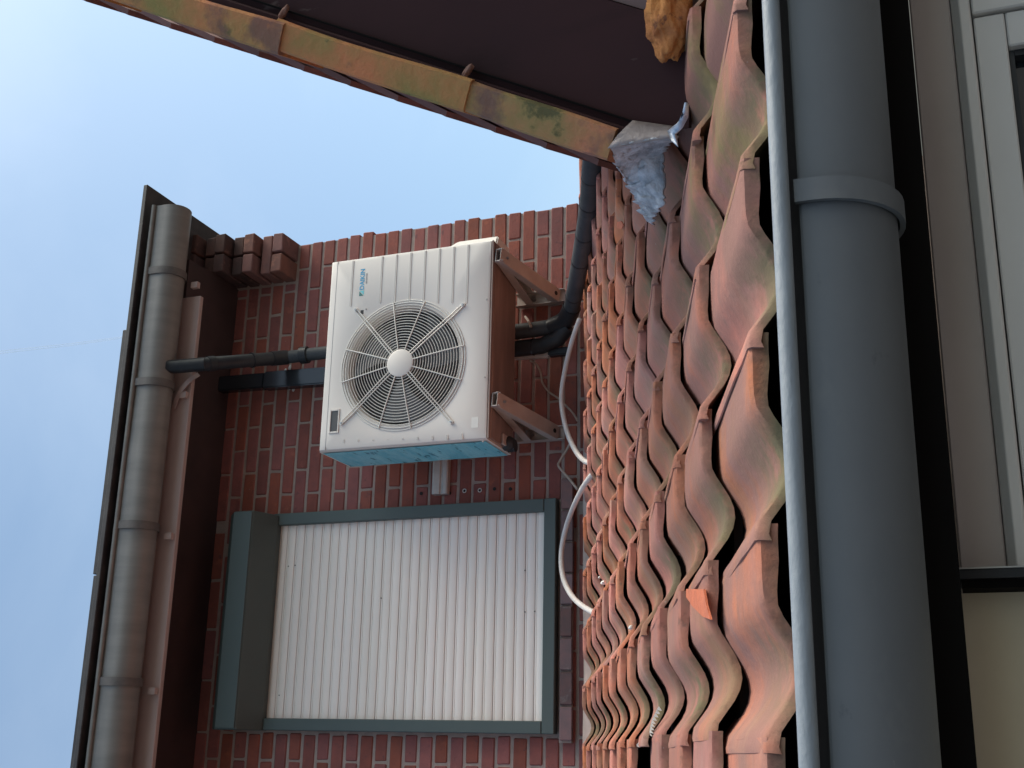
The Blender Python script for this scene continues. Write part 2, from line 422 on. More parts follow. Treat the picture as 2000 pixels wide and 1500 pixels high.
ug = thing('upper_gutter', 'dark weathered half round gutter with straps along the high eave', 'gutter')
gp = []
yc, zc, r = 4.20, 3.318, .075
outer = [(yc - r, 3.372)] + [(yc - r*math.cos(a), zc - r*math.sin(a)) for a in [math.pi*i/16 for i in range(17)]] + [(yc + r, 3.40)]
inner = [(y + .0035*(1 if y < yc else -1), z + (.003 if 0 < i < len(outer)-1 else 0)) for i, (y, z) in enumerate(outer)][::-1]
G().profile_x(outer + inner, -1.1, 2.39, True, 40, .0035).obj('gutter_body', M_ZINC_DARK, ug, smooth=True, auto=50)
G().tube([V(-1.1 + 3.49*i/20, yc-r-.006, 3.377) for i in range(21)], .011, 12).obj('bead', M_ZINC_DARK, ug, smooth=True, auto=50)
for (px, py) in ((296,532),(272,748),(240,1026),(203,1331)):
    X = at(px, py, 4.14).x
    pr = [(yc - (r+.008)*math.cos(a), zc - (r+.008)*math.sin(a)) for a in [math.pi*i/14 for i in range(15)]]
    pr2 = [(yc - (r+.0015)*math.cos(a), zc - (r+.0015)*math.sin(a)) for a in [math.pi*i/14 for i in range(15)]][::-1]
    s = G().profile_x([(yc-r-.008, 3.37)] + pr + [(yc+r+.008, 3.39)] + [(yc+r+.0015, 3.39)] + pr2 + [(yc-r-.0015, 3.37)], X-.017, X+.017)
    so = s.obj('gutter_strap', M_STRAP, ug, smooth=True, auto=50)
    G().box(X-.045, X-.017, 4.262, 4.284, 3.20, 3.235).obj('strap_tab', M_FASCIA, so)

# downpipe from the gutter towards the unit, and the trunking beside it
dp = thing('downpipe', 'black downpipe bending from the upper gutter down behind the air conditioner', 'pipe')
p0 = at(326,716,4.19); p1 = at(342,716,4.205); p2 = at(402,711,4.245); p3 = at(560,698,4.60); p4 = at(640,688,4.62); p5 = at(900,672,4.62)
G().tube(smooth_path([p0+Vector((0,-.01,.01)), p0, p1, p2], 5), [.012]+[.028]*1+[.031]*14, 16).obj('elbow', M_BLACK, dp, smooth=True, auto=60)
G().tube([p1 + (p2-p1)*.2, p2, p3], .031, 16).obj('pipe', M_BLACK, dp, smooth=True, auto=60)
G().tube([p3, p4, p5], .030, 16).obj('lower_pipe', M_FOAMPIPE, dp, smooth=True, auto=60)
for t0, t1, rr in ((.02,.10,.0345),(.55,.57,.036),(.80,1.0,.0345)):
    G().tube([p2+(p3-p2)*t0, p2+(p3-p2)*t1], rr, 16).obj('coupling', M_BLACK, dp, smooth=True, auto=60)
G().tube([p3+(p4-p3)*.35, p3+(p4-p3)*.52], .040, 16).obj('clamp_ring', M_BLACK, dp, smooth=True, auto=60)
q = at(345,790,4.40)
sp_ = smooth_path([at(339,797,4.272), at(350,768,4.262), at(368,745,4.262), at(388,731,4.285)], 4)
st = G()
for i in range(len(sp_)-1): st.beam(sp_[i], sp_[i+1] + (sp_[i+1]-sp_[i])*.06, .022, .004, Vector((0,1,0)))
st = tag(st.obj('gutter_stay', M_FASCIA), 'small brown metal stay strap under the upper gutter beside the downpipe', 'strap')
tr = thing('cable_trunking', 'glossy black square trunking running down the wall beside the downpipe', 'trunking')
a = at(372,757,4.655); b = at(520,745,4.655); c = at(520,745,4.65); d = at(700,731,4.65)
G().beam(a, b, .075, .05, Vector((0,-1,0))).obj('trunking_length', M_GLOSS, tr, bevel=.006, bseg=2)
G().beam(c, d, .082, .056, Vector((0,-1,0))).obj('trunking_cover', M_GLOSS, tr, bevel=.006, bseg=2)
# small blobs of filler beside the trunking
for (px, py) in ((566,718),(557,725),(566,757),(573,760)):
    p = at(px, py, WY-.004); bmx = bmesh.new(); bmesh.ops.create_icosphere(bmx, subdivisions=2, radius=.010)
    for v in bmx.verts: v.co = Vector((v.co.x*1.3, v.co.y*.5, v.co.z*.8)) * (1+.4*noise.noise(v.co*90)) + p
    me = bpy.data.meshes.new('filler_patch'); bmx.to_mesh(me); bmx.free(); me.materials.append(M_HOSE)
    o = bpy.data.objects.new('filler_patch', me); C.objects.link(o); o.parent = wall

# ------------------------------------------------------------------ roller shutter
sh = thing('roller_shutter', 'closed cream roller shutter in a dark green frame on the brick wall', 'shutter')
sx0, sx1 = .082, 1.026
G().box(sx0, sx0+.050, 4.672, 4.716, 1.648, 2.955).obj('guide_rail', M_GREEN, sh, bevel=.003)
G().box(sx1-.048, sx1+.006, 4.672, 4.716, 1.648, 2.955).obj('guide_rail', M_GREEN, sh, bevel=.003)
G().box(sx0, sx1+.006, 4.672, 4.716, 1.594, 1.6465).obj('bottom_bar', M_GREEN, sh, bevel=.003)
bx = G().profile_x([(4.715,2.93),(4.66,2.925),(4.53,2.972),(4.53,3.072),(4.60,3.135),(4.715,3.135)], sx0-.002, sx1-.004)
bxo = bx.obj('shutter_box', M_GREEN, sh, bevel=.003)
G().box(sx0+.006, sx1-.012, 4.66, 4.71, 3.1355, 3.140).obj('box_sealant', M_MORTAR, sh)
G().profile_x([(4.529,2.975),(4.524,2.975),(4.524,3.07),(4.529,3.07)], sx0+.004, sx1-.01).obj('box_front_plate', M_GREEN, bxo, bevel=.001)
ns = 29; zb, zt = 1.6465, 2.935; ph_ = (zt-zb)/ns
sl = G()
pr = [(4.712, 0.001), (4.7005, .0012), (4.6990, ph_*.12), (4.6982, ph_*.40), (4.6990, ph_*.70), (4.7005, ph_*.77), (4.7030, ph_*.78), (4.7030, ph_*.815), (4.7008, ph_*.825), (4.7008, ph_*.965), (4.712, ph_*.967)]
sl.profile_x([(y, z) for y, z in pr], sx0+.046, sx1-.044)
slo = sl.obj('slat', M_SLAT, sh, smooth=True, auto=35)
slo.location = (0, 0, zb)
for i in range(1, ns): place('slat', slo.data, sh, (random.uniform(-.0006,.0006), random.uniform(-.0006,.0006), zb + i*ph_))
G().box(sx0+.04, sx1-.04, 4.713, 4.716, 1.64, 2.95).obj('slat_backing', M_GAP, sh)
for (px, py) in ((563,1106),(545,1358),(576,1104),(1063,1072),(1025,1114),(1044,1194),(1025,1195),(744,1168)):
    p = at(px, py, 4.696); G().tube([p, p+Vector((0,.004,0))], .0028, 8).obj('rivet', M_GAP, sh)

# ------------------------------------------------------------------ air conditioner
AX0, AX1, AZ0, AZ1, AY = 1.205, 2.074, 1.762, 2.528, 4.30
AD = .275
ac = thing('air_conditioner', 'ivory outdoor air conditioning unit with round fan grille mounted on the brick wall', 'air conditioner')
fx, fz = 1.556, 2.153
def loop(kind, y, val=0):
    pts = []
    for i in range(NS):
        a = 2*math.pi*i/NS; dx, dz = math.cos(a), math.sin(a)
        if kind == 'c': pts.append(V(fx+dx*val, y, fz+dz*val))
        else:
            x0, x1, z0, z1 = AX0+val, AX1-val, AZ0+val*.6, AZ1-val*.6
            t = 1e9
            if dx > 1e-9: t = min(t, (x1-fx)/dx)
            if dx < -1e-9: t = min(t, (x0-fx)/dx)
            if dz > 1e-9: t = min(t, (z1-fz)/dz)
            if dz < -1e-9: t = min(t, (z0-fz)/dz)
            px, pz = fx+dx*t, fz+dz*t
            pts.append([px, pz])
    if kind == 'r':   # snap the nearest points onto the corners
        for cx, cz in ((x0,z0),(x1,z0),(x0,z1),(x1,z1)):
            ca = math.atan2(cz-fz, cx-fx) % (2*math.pi); j = round(ca/(2*math.pi)*NS) % NS
            pts[j] = [cx, cz]
        pts = [V(px, y, pz) for px, pz in pts]
    return pts
NS = 96
loops = [loop('c', AY+.055, .255), loop('c', AY+.010, .258), loop('c', AY+.002, .264), loop('c', AY, .270), loop('r', AY, .022), loop('r', AY+.004, .007), loop('r', AY+.016, 0), loop('r', AY+.0165, 0), loop('r', AY+AD, 0)]
vs = [p for l in loops for p in l]; fs = []
for i in range(len(loops)-1):
    for j in range(NS): fs.append((i*NS+j, i*NS+(j+1)%NS, (i+1)*NS+(j+1)%NS, (i+1)*NS+j))
fs.append(tuple((len(loops)-1)*NS+j for j in range(NS)))
mesh_obj('casing', vs, fs, M_WHITE, ac, True, 38)
G().tube([V(fx, AY+.054, fz), V(fx, AY+.20, fz)], .252, 48).obj('fan_cavity', M_DARK, ac)
# seam at the top
G().box(AX0+.004, AX1-.004, AY-.0007, AY+.002, AZ1-.034, AZ1-.0325).obj('panel_seam', M_PRINT, ac)
# fan blades
for k in range(3):
    a0 = 2*math.pi*k/3 + .5; gb = G(); nr, na = 8, 10; vv = []
    for i in range(nr+1):
        rr = .05 + .19*i/nr
        for j in range(na+1):
            t = j/na; a = a0 + (t-.5)*1.75*(.75+.35*i/nr) + .25*i/nr
            vv.append(V(fx+rr*math.cos(a), AY+.042-.030*(t-.5)+.01*math.sin(t*3.1), fz+rr*math.sin(a)))
    ff = [(i*(na+1)+j, i*(na+1)+j+1, (i+1)*(na+1)+j+1, (i+1)*(na+1)+j) for i in range(nr) for j in range(na)]
    gb.add(vv, ff).obj('fan_blade', M_FAN, ac, smooth=True)
G().tube([V(fx, AY+.02, fz), V(fx, AY+.05, fz)], .06, 24).obj('fan_hub', M_FAN, ac, smooth=True, auto=40)
grille = bpy.data.objects.new('fan_grille', None)
gr = G()
def ring(rr, y, t):
    n = 72; pts = [V(fx+rr*math.cos(2*math.pi*i/n), y, fz+rr*math.sin(2*math.pi*i/n)) for i in range(n)]
    vs_ = []; fs_ = []; m_ = 6
    for i in range(n):
        a = 2*math.pi*i/n
        for j in range(m_):
            b_ = 2*math.pi*j/m_; q = rr + t*math.cos(b_)
            vs_.append(V(fx+q*math.cos(a), y+t*math.sin(b_), fz+q*math.sin(a)))
    for i in range(n):
        for j in range(m_):
            fs_.append((i*m_+j, ((i+1)%n)*m_+j, ((i+1)%n)*m_+(j+1)%m_, i*m_+(j+1)%m_))
    gr.add(vs_, fs_)
nr = 17
for i in range(nr):
    rr = .067 + i*(.264-.067)/(nr-1); dome = -.020 + .016*(rr/.28)**2
    ring(rr, AY+dome, .0016)
ring(.276, AY-.003, .0026); ring(.287, AY-.001, .0024)
go = gr.obj('fan_grille', M_WIRE, ac, smooth=True)
sp = G()
for k in range(12):
    a = math.radians(45 + 30*k - 4)
    diag = (k % 3 == 0)
    def P(rr, off=0):
        rr2 = rr; y = AY + (-.0235 + .018*(min(rr,.29)/.28)**2)
        return V(fx + rr2*math.cos(a) - off*math.sin(a), y, fz + rr2*math.sin(a) + off*math.cos(a))
    for off in ((-.0065, .0065) if diag else (0,)):
        re = .352 if diag else .287
        sp.tube([P(.05, off), P(.12, off), P(.2, off), P(.287, off)] + ([P(re, off*.8)] if diag else []), .0026, 7)
    if diag:
        e = P(.358); sp.tube([e+Vector((0,.004,0)), e+Vector((0,-.003,0))], .009, 12)
        G().tube([e+Vector((0,-.003,0)), e+Vector((0,-.007,0))], .0045, 8).obj('grille_screw', M_BOLT, ac)
sp.obj('spokes', M_WIRE, go, smooth=True, auto=50)
G().tube([V(fx, AY-.014, fz), V(fx, AY-.024, fz), V(fx, AY-.027, fz)], [.060,.060,.052], 40).obj('grille_cap', M_WHITE, go, smooth=True, auto=30)
# pressed grooves
M_GROOVE = mat('pressed groove', (.33,.315,.295), .5)
for i, xs in enumerate((686, 743, 771, 799, 827, 855, 883, 911)):
    q1 = at(xs+2, 500, AY); q0 = at(xs, 592 if i else 598, AY)
    z = (q0.z+q1.z)/2 - EYE
    z_ = AZ0 + .118 + .083*(8.07 - [0,1.95,2.9,3.85,4.8,5.75,6.7,7.65][i])*.81
    x0 = q0.x; x1 = AX1-.012
    G().box(x0, x1, AY-.0008, AY+.003, z-.0016, z+.0016).obj('groove', M_GROOVE, ac)
    G().box(x0, x1, AY-.0022, AY+.003, z-.0052, z-.0020).obj('groove_lip', M_WHITE, ac)
for xs in (670,698,727,756,785,814,843,872,901):
    q0 = at(xs, 877, AY); q1 = at(xs+1, 860, AY); z = q0.z-EYE
    G().box(max(q0.x, AX0+.03), q1.x+.003, AY-.0008, AY+.003, z-.0014, z+.0014).obj('groove', M_GROOVE, ac)
    G().box(max(q0.x, AX0+.03), q1.x+.003, AY-.002, AY+.003, z-.0045, z-.0018).obj('groove_lip', M_WHITE, ac)
# recess in the upper left corner
a = at(645,843,AY); b = at(660,803,AY)
x0, x1, z1, z0 = a.x, b.x, a.z-EYE, b.z-EYE
x0, x1, z0, z1 = 1.288, 1.378, 2.442, 2.476
rim = G()
for (u0,u1,w0,w1) in ((x0-.008,x1+.008,z1,z1+.006),(x0-.008,x1+.008,z0-.006,z0),(x0-.008,x0,z0,z1),(x1,x1+.008,z0,z1)):
    rim.box(u0,u1,AY-.004,AY+.002,w0,w1)
ro = rim.obj('recess_rim', M_WHITE, ac, bevel=.001)
G().box(x0,x1,AY-.0012,AY+.002,z0,z1).obj('recess', M_FAN, ro)
# small slot, screws and paper label
G().box(1.805, 1.823, AY-.001, AY+.002, 2.352, 2.366).obj('slot', M_BLACK, ac)
for (px,py) in ((951,585),(947,737),(943,862),(715,604)):
    p = at(px,py,AY); G().tube([p+Vector((0,-.002,0)), p+Vector((0,.002,0))], .004, 8).obj('screw', M_GROOVE, ac)
G().box(1.255, 1.30, AY-.0006, AY+.002, 1.80, 1.83).obj('paper_sticker', M_WIRE, ac)
# printed maker name with its triangle mark
def text(body, size, loc, mt, name, sx=1.0, bold=0):
    cu = bpy.data.curves.new(name, 'FONT'); cu.body = body; cu.size = size; cu.offset = bold; cu.extrude = .0003
    o = bpy.data.objects.new(name, cu); C.objects.link(o)
    bpy.context.view_layer.update()
    me = bpy.data.meshes.new_from_object(o.evaluated_get(bpy.context.evaluated_depsgraph_get()))
    bpy.data.objects.remove(o)
    me.materials.clear(); me.materials.append(mt)
    o2 = bpy.data.objects.new(name, me); C.objects.link(o2); o2.parent = ac
    o2.rotation_euler = (math.pi/2, 0, 0); o2.location = loc; o2.scale = (sx, 1, 1); return o2
text('DAIKIN', .0300, V(1.917, AY-.0006, 2.357), M_LOGO, 'name_print', 1.0, .0006)
text('INVERTER', .0100, V(1.945, AY-.0006, 2.343), M_PRINT, 'small_print', 1.1)
G().add([V(1.890,AY-.0007,2.378),V(1.912,AY-.0007,2.378),V(1.890,AY-.0007,2.357)],[(0,1,2)]).obj('logo_mark', M_LOGO_G, ac)
G().add([V(1.914,AY-.0007,2.377),V(1.914,AY-.0007,2.356),V(1.893,AY-.0007,2.356)],[(0,1,2)]).obj('logo_mark', M_LOGO_L, ac)
# blue film on the left side, piping cover on the right side
fl = G(); nv, nu = 14, 5; vv = []
for i in range(nv+1):
    for j in range(nu+1):
        vv.append(V(AX0-.003-.004*abs(noise.noise(Vector((i*.7,j*.9,3)))), AY+.022+(AD-.027)*j/nu, AZ0+.012+(AZ1-AZ0-.024)*i/nv))
fl.add(vv, [(i*(nu+1)+j, i*(nu+1)+j+1, (i+1)*(nu+1)+j+1, (i+1)*(nu+1)+j) for i in range(nv) for j in range(nu)]).obj('protective_film', M_FILM, ac, smooth=True)
G().beam(V(AX0-.004, AY+AD-.004, AZ0+.01), V(AX0-.004, AY+AD-.004, AZ1-.01), .006, .010).obj('film_edge', mat('pale blue film edge', (.35,.62,.72), .3), ac)
cv = [V(AX1-.002,AY+.05,AZ0+.0),V(AX1+.045,AY+.07,AZ0+.0),V(AX1+.045,AY+.20,AZ0+.0),V(AX1-.002,AY+.22,AZ0+.0),
      V(AX1-.002,AY+.05,AZ0+.26),V(AX1+.045,AY+.07,AZ0+.19),V(AX1+.045,AY+.20,AZ0+.19),V(AX1-.002,AY+.22,AZ0+.26)]
G().hexa(cv).obj('pipe_cover', M_WHITE, ac, bevel=.006, bseg=2)
# underside tray lip and black drain cap
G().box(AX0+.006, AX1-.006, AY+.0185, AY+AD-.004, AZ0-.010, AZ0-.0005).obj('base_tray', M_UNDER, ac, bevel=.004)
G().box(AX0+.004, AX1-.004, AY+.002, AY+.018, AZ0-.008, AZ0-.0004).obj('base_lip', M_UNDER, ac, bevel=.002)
cap = G().tube([V(1.232,AY+.19,AZ0-.002),V(1.232,AY+.19,AZ0-.03),V(1.232,AY+.19,AZ0-.045)], [.030,.030,.020], 20).tube([V(1.232,AY+.235,AZ0-.002),V(1.232,AY+.235,AZ0-.035)], .026, 16)
cap.obj('rubber_foot', M_BLACK, ac, smooth=True, auto=40)
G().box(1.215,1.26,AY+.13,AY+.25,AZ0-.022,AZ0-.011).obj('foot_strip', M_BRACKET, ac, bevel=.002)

# brackets
def channel(gm, a, b, w, d, t, side, up):
    """U channel from a to b: web of width w facing 'up', two flanges of depth d"""
    a = Vector(a); b = Vector(b); tv = (b-a).normalized(); n = up - tv*up.dot(tv); n.normalize(); x = tv.cross(n).normalized()
    for (x0,x1,n0,n1) in ((-w/2,w/2,0,t),(-w/2,-w/2+t,t,d),(w/2-t,w/2,t,d)):
        p = []
        for q in (a, b):
            for i, j in ((x0,n0),(x1,n0),(x1,n1),(x0,n1)): p.append(q + x*i + n*j)
        gm.add(p, [(0,1,2,3),(7,6,5,4),(0,4,5,1),(1,5,6,2),(2,6,7,3),(3,7,4,0)])
    return gm
for xf, xw, lab in ((1.372, 1.318, 'left white steel wall bracket under the air conditioner, nearer the shutter'),
                    (2.003, 1.945, 'right white steel wall bracket under the air conditioner, beside the bent pipe')):
    br = thing('wall_bracket', lab, 'bracket', 'brackets carrying the air conditioner')
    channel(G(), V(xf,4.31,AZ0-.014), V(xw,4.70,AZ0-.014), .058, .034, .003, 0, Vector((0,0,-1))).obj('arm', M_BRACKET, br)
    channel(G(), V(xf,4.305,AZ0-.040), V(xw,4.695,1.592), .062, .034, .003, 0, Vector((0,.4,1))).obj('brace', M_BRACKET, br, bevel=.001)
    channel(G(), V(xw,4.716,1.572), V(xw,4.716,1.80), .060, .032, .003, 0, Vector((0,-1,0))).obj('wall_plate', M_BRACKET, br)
    for zz in (1.655, 1.72):
        p = V(xw+.004, 4.712, zz); G().tube([p, p+Vector((0,-.012,0))], .011, 6).obj('bolt', M_BOLT, br)
    tv = (V(xw,4.695,1.592)-V(xf,4.305,AZ0-.040)); nn = tv.cross(Vector((1,0,0))).normalized()
    if nn.z > 0: nn = -nn
    p = V(xw,4.695,1.592)-tv*.07; G().tube([p+nn*-.001, p+nn*.0015], .010, 12).obj('hole', M_DARK, br)
    p = V(xf,4.305,AZ0-.040)+tv*.10; G().tube([p, p+nn*.012], .006, 8).obj('bolt', M_BOLT, br)

# white metal trunking stub on the wall left of the unit
a = at(862,885,4.70); b = at(862,966,4.70)
st = thing('trunking_stub', 'short ribbed white trunking end sticking out left of the air conditioner', 'trunking')
zc_ = (a.z+b.z)/2-EYE; x0 = b.x; x1 = 1.30
G().profile_x([(4.718,zc_-.036),(4.690,zc_-.036),(4.685,zc_-.030),(4.685,zc_-.016),(4.690,zc_-.012),(4.690,zc_-.004),(4.682,zc_),(4.678,zc_+.026),(4.684,zc_+.036),(4.718,zc_+.036)], x0, x1).obj('trunking_profile', M_PVC, st, bevel=.001)

# pipes under the unit
pv = thing('insulated_pipe', 'thick dark insulated pipe bending under the unit and running down beside the tiles', 'pipe')
path = [(1.776,4.640,1.90),(1.778,4.640,1.70),(1.78,4.635,1.605),(1.792,4.60,1.535),(1.82,4.533,1.483),(1.87,4.136,1.317),(1.92,3.81,1.184),(1.96,3.548,1.088),(2.01,3.25,.965)]
pp = [V(*p) for p in path]
G().tube(smooth_path(pp[0:3], 4), .034, 16).obj('vertical_pipe', M_FOAMPIPE, pv, smooth=True, auto=60)
G().tube(smooth_path([pp[2], pp[3], pp[4]], 6), .040, 16).obj('elbow', M_BLACK, pv, smooth=True, auto=60)
run = smooth_path(pp[4:], 10)
G().tube(run, [.035*(1+.03*noise.noise(Vector((i*.8,0,0)))) for i in range(len(run))], 18).obj('sloping_pipe', M_FOAMPIPE, pv, smooth=True, auto=60)
for i in (3, 9, 14, 20, 26):
    d_ = (run[i+1]-run[i]).normalized(); G().tube([run[i]-d_*.004, run[i]+d_*.004], .0362, 18).obj('tape_joint', M_BLACK, pv, smooth=True, auto=60)
pw = thing('black_pipe', 'second black taped pipe under the air conditioner left of the bend', 'pipe')
G().tube([V(1.70,4.65,1.92), V(1.702,4.65,1.66), V(1.725,4.64,1.58), V(1.77,4.62,1.53)], .036, 16).obj('pipe', M_BLACK, pw, smooth=True, auto=60)
for z in (1.80, 1.70): G().tube([V(1.70,4.65,z), V(1.70,4.65,z-.006)], .0375, 16).obj('tape_joint', M_GLOSS, pw)
tag(G().tube([V(1.85,4.66,1.74), V(1.80,4.60,1.70), V(1.775,4.598,1.69)], .006, 8).obj('tie_wire', M_CABLE), 'thin pale tie wire across the pipes under the unit', 'wire')
wt = thing('white_duct', 'short white duct beside the black pipes below the air conditioner', 'duct')
a = at(1000,694,4.68); b = at(1074,690,4.68)
G().beam(a, b, .040, .03, Vector((0,-1,0))).obj('duct_body', M_PVC, wt, bevel=.004, bseg=2)
G().beam(at(1072,690,4.675), at(1112,686,4.675), .034, .04, Vector((0,-1,0))).obj('rubber_end', M_BLACK, wt, bevel=.006, bseg=2)

# hoses and cables
def hose(name, pts, r, mt, label, cat, n=8):
    return tag(G().tube(smooth_path([at(*p) for p in pts], 8), r, n).obj(name, mt, None, smooth=True, auto=60), label, cat)
hose('white_hose', [(1133,622,4.46),(1124,645,4.48),(1112,685,4.52),(1103,725,4.56),(1097,765,4.58),(1098,800,4.57),(1108,845,4.52),(1124,880,4.42),(1140,899,4.30),(1156,905,4.18),(1168,906,4.10)], .0105, M_HOSE, 'thin white hose looping down between the wall and the top tiles below the unit', 'hose')
hose('loose_hose', [(1158,925,4.12),(1140,950,4.22),(1122,985,4.38),(1107,1025,4.50),(1098,1065,4.55),(1096,1100,4.52),(1102,1135,4.44),(1118,1165,4.32),(1138,1184,4.18),(1160,1197,4.06)], .0105, M_HOSE, 'chalky white hose curving out over the tiles in front of the shutter sill', 'hose')
hose('thin_cable', [(1035,704,4.69),(1048,712,4.69),(1056,728,4.70),(1060,748,4.70),(1072,765,4.70),(1090,778,4.69),(1105,792,4.68),(1120,808,4.66),(1128,822,4.64)], .0045, M_CABLE, 'thin beige cable hanging from the white duct behind the white hose', 'cable')
hose('stray_cable', [(1118,858,4.66),(1106,880,4.68),(1094,900,4.68),(1091,910,4.67),(1102,924,4.66),(1114,938,4.64),(1128,956,4.60)], .0055, M_CABLE, 'short kinked beige cable at the foot of the wall left of the hose loop', 'cable')

# ------------------------------------------------------------------ pantile roof
PH = .3588
S = Vector((0, math.cos(PH), math.sin(PH))); NN = Vector((0, -math.sin(PH), math.cos(PH)))
P0 = Vector((.026, 1.3008, .2283 + EYE)); GA = .2717
def RP(x, s, h=0): return P0 + Vector((x-.026, 0, 0)) + S*s + NN*h
roof = thing('pantile_roof', 'weathered orange clay pantile roof sloping from the near gutter up to the brick wall', 'roof')
prof = [(0,.0016),(.006,.0022),(.020,-.0010),(.034,-.0115),(.048,-.0220),(.062,-.0292),(.076,-.0322),(.090,-.0308),(.104,-.0255),(.118,-.0172),(.132,-.0082),(.143,-.0020),(.156,.0002),(.172,.0008),(.188,.0006),(.204,.0004),(.214,.0002),(.226,-.0006)]
TH = .0105
def tile_mesh(length, var, thick=TH):
    r = random.Random(var*13+5)
    bm = bmesh.new(); nv = len(prof); ny = 7
    top = []; bot = []
    for j in range(ny+1):
        y = length*j/ny; t_, b_ = [], []
        drop = -.0175*y/GA
        for i, (x, z) in enumerate(prof):
            wob = .0016*noise.noise(Vector((x*14, y*9, var*5.1)))
            yy = y + (0.003*noise.noise(Vector((x*22, 0, var*3.3))) - (.003*max(0, .02-x)/.02) if j == 0 else 0)
            # rounded front lip
            t_.append(bm.verts.new((x, yy + (.004 if j == 0 else 0), z + drop + wob - (.0035 if j == 0 else 0))))
            th = (thick + .002 if j == 0 else .002) if i == 0 else (thick + (.006*max(0, min(1, (x-.135)/.05)) if j == 0 else 0))
            if i == 1 and j > 0: th = .004
            b_.append(bm.verts.new((x - (.0 if i else .001), yy + (.001 if j == 0 else 0), z + drop + wob - th)))
        top.append(t_); bot.append(b_)
        if j == 0:   # extra loops just behind the lip to round it
            t2 = [bm.verts.new((v.co.x, v.co.y + .005, v.co.z + .0034)) for v in t_]; top.append(t2)
            b2 = [bm.verts.new((v.co.x, v.co.y + .006, v.co.z)) for v in b_]; bot.append(b2)
    R_ = len(top)
    for j in range(R_-1):
        for i in range(nv-1):
            bm.faces.new((top[j][i], top[j][i+1], top[j+1][i+1], top[j+1][i]))
            bm.faces.new((bot[j][i+1], bot[j][i], bot[j+1][i], bot[j+1][i+1]))
        bm.faces.new((top[j][0], top[j+1][0], bot[j+1][0], bot[j][0]))
        bm.faces.new((top[j+1][-1], top[j][-1], bot[j][-1], bot[j+1][-1]))
    for i in range(nv-1):
        bm.faces.new((top[0][i+1], top[0][i], bot[0][i], bot[0][i+1]))
        bm.faces.new((top[-1][i], top[-1][i+1], bot[-1][i+1], bot[-1][i]))
    bmesh.ops.recalc_face_normals(bm, faces=bm.faces)
    me = bpy.data.meshes.new('roof_tile'); bm.to_mesh(me); bm.free()
    for p in me.polygons: p.use_smooth = True
    me.set_sharp_from_angle(angle=math.radians(42))
    me.materials.append(M_TILE); return me
TM = [tile_mesh(.335, v) for v in range(6)]
TM0 = [tile_mesh(.43, v+20, .0145) for v in range(5)]
EXTRA = {}
def put_tile(c, j, x, s, h=0, rz=0, ry=0, rx=0, me=None):
    me = me or (TM0 if j == 0 else TM)[random.randrange(5)]
    o = bpy.data.objects.new('roof_tile', me); C.objects.link(o); o.parent = roof
    o.location = RP(x, s, h)
    o.rotation_euler = (PH + rx, ry, rz)
    near = max(0, 1 - j/6.0)
    algae = min(1, random.uniform(.35, 1.1) + (.4 if x > .5 and j < 3 else 0)); patch = random.random()**2*.6
    if x > .6 and j < 2: patch = 1.0
    o.color = (algae, min(1, .05 + 1.0*near), patch, 1)
    return o
for j in range(0, 13):
    for c in range(-3, 10):
        x = .021 + .21*c + random.uniform(-.003, .003)
        if j == 0: x -= .014
        s = -.078 if j == 0 else GA*j + random.uniform(-.007, .007)
        if j > 0 and c >= 5 and j < 3 and False: continue
        if c == -1 and j == 4: continue          # missing tile, a torn strip shows in the gap
        if x > 1.72 and j < 4: pass
        o = put_tile(c, j, x, s, random.uniform(-.0006, .0012), random.uniform(-.012,.012), random.uniform(-.004,.004), random.uniform(-.006,.008))
for c in range(0, 5):    # tiles beyond the corner of the wall
    o = put_tile(c, 14, 2.45 + .21*c, GA*13.6 + random.uniform(-.01,.01))
G().add([RP(-2.2,-.06,-.055), RP(2.0,-.06,-.055), RP(2.0,3.60,-.075), RP(-2.2,3.60,-.075)], [(0,1,2,3)]).obj('gap_shade_underlay', M_DARK, roof)  # near-black sheet, its colour supplies the shade in the tile gaps
bt = G()
for j in range(0, 13):
    s = (-.05 if j == 0 else GA*j + .03)
    bt.beam(RP(-2.2, s, -.048), RP(1.93, s, -.048), .03, .012, NN)
bt.obj('battens', M_BLACKWOOD, roof)
def roofpt(px, py, h):
    d = ray(px, py); P_ = P0 - Vector((0,0,EYE)) + NN*h; t = P_.dot(NN)/d.dot(NN); return d*t + Vector((0,0,EYE))
# mortar crumbs, chips
for (px, py, r_) in ((1178,1138,.008),(1171,1128,.005),(1232,1226,.006)):
    d = ray(px, py); P_ = P0 - Vector((0,0,EYE)); t = (P_.dot(NN) + .004)/d.dot(NN); p = d*t + Vector((0,0,EYE))
    bmx = bmesh.new(); bmesh.ops.create_icosphere(bmx, subdivisions=2, radius=r_)
    for v in bmx.verts: v.co = Vector((v.co.x*.8, v.co.y*1.2, v.co.z)) * (1+.5*noise.noise(v.co*120)) + p
    me = bpy.data.meshes.new('mortar_crumb'); bmx.to_mesh(me); bmx.free(); me.materials.append(M_WIRE)
    o = bpy.data.objects.new('mortar_crumb', me); C.objects.link(o); o.parent = roof
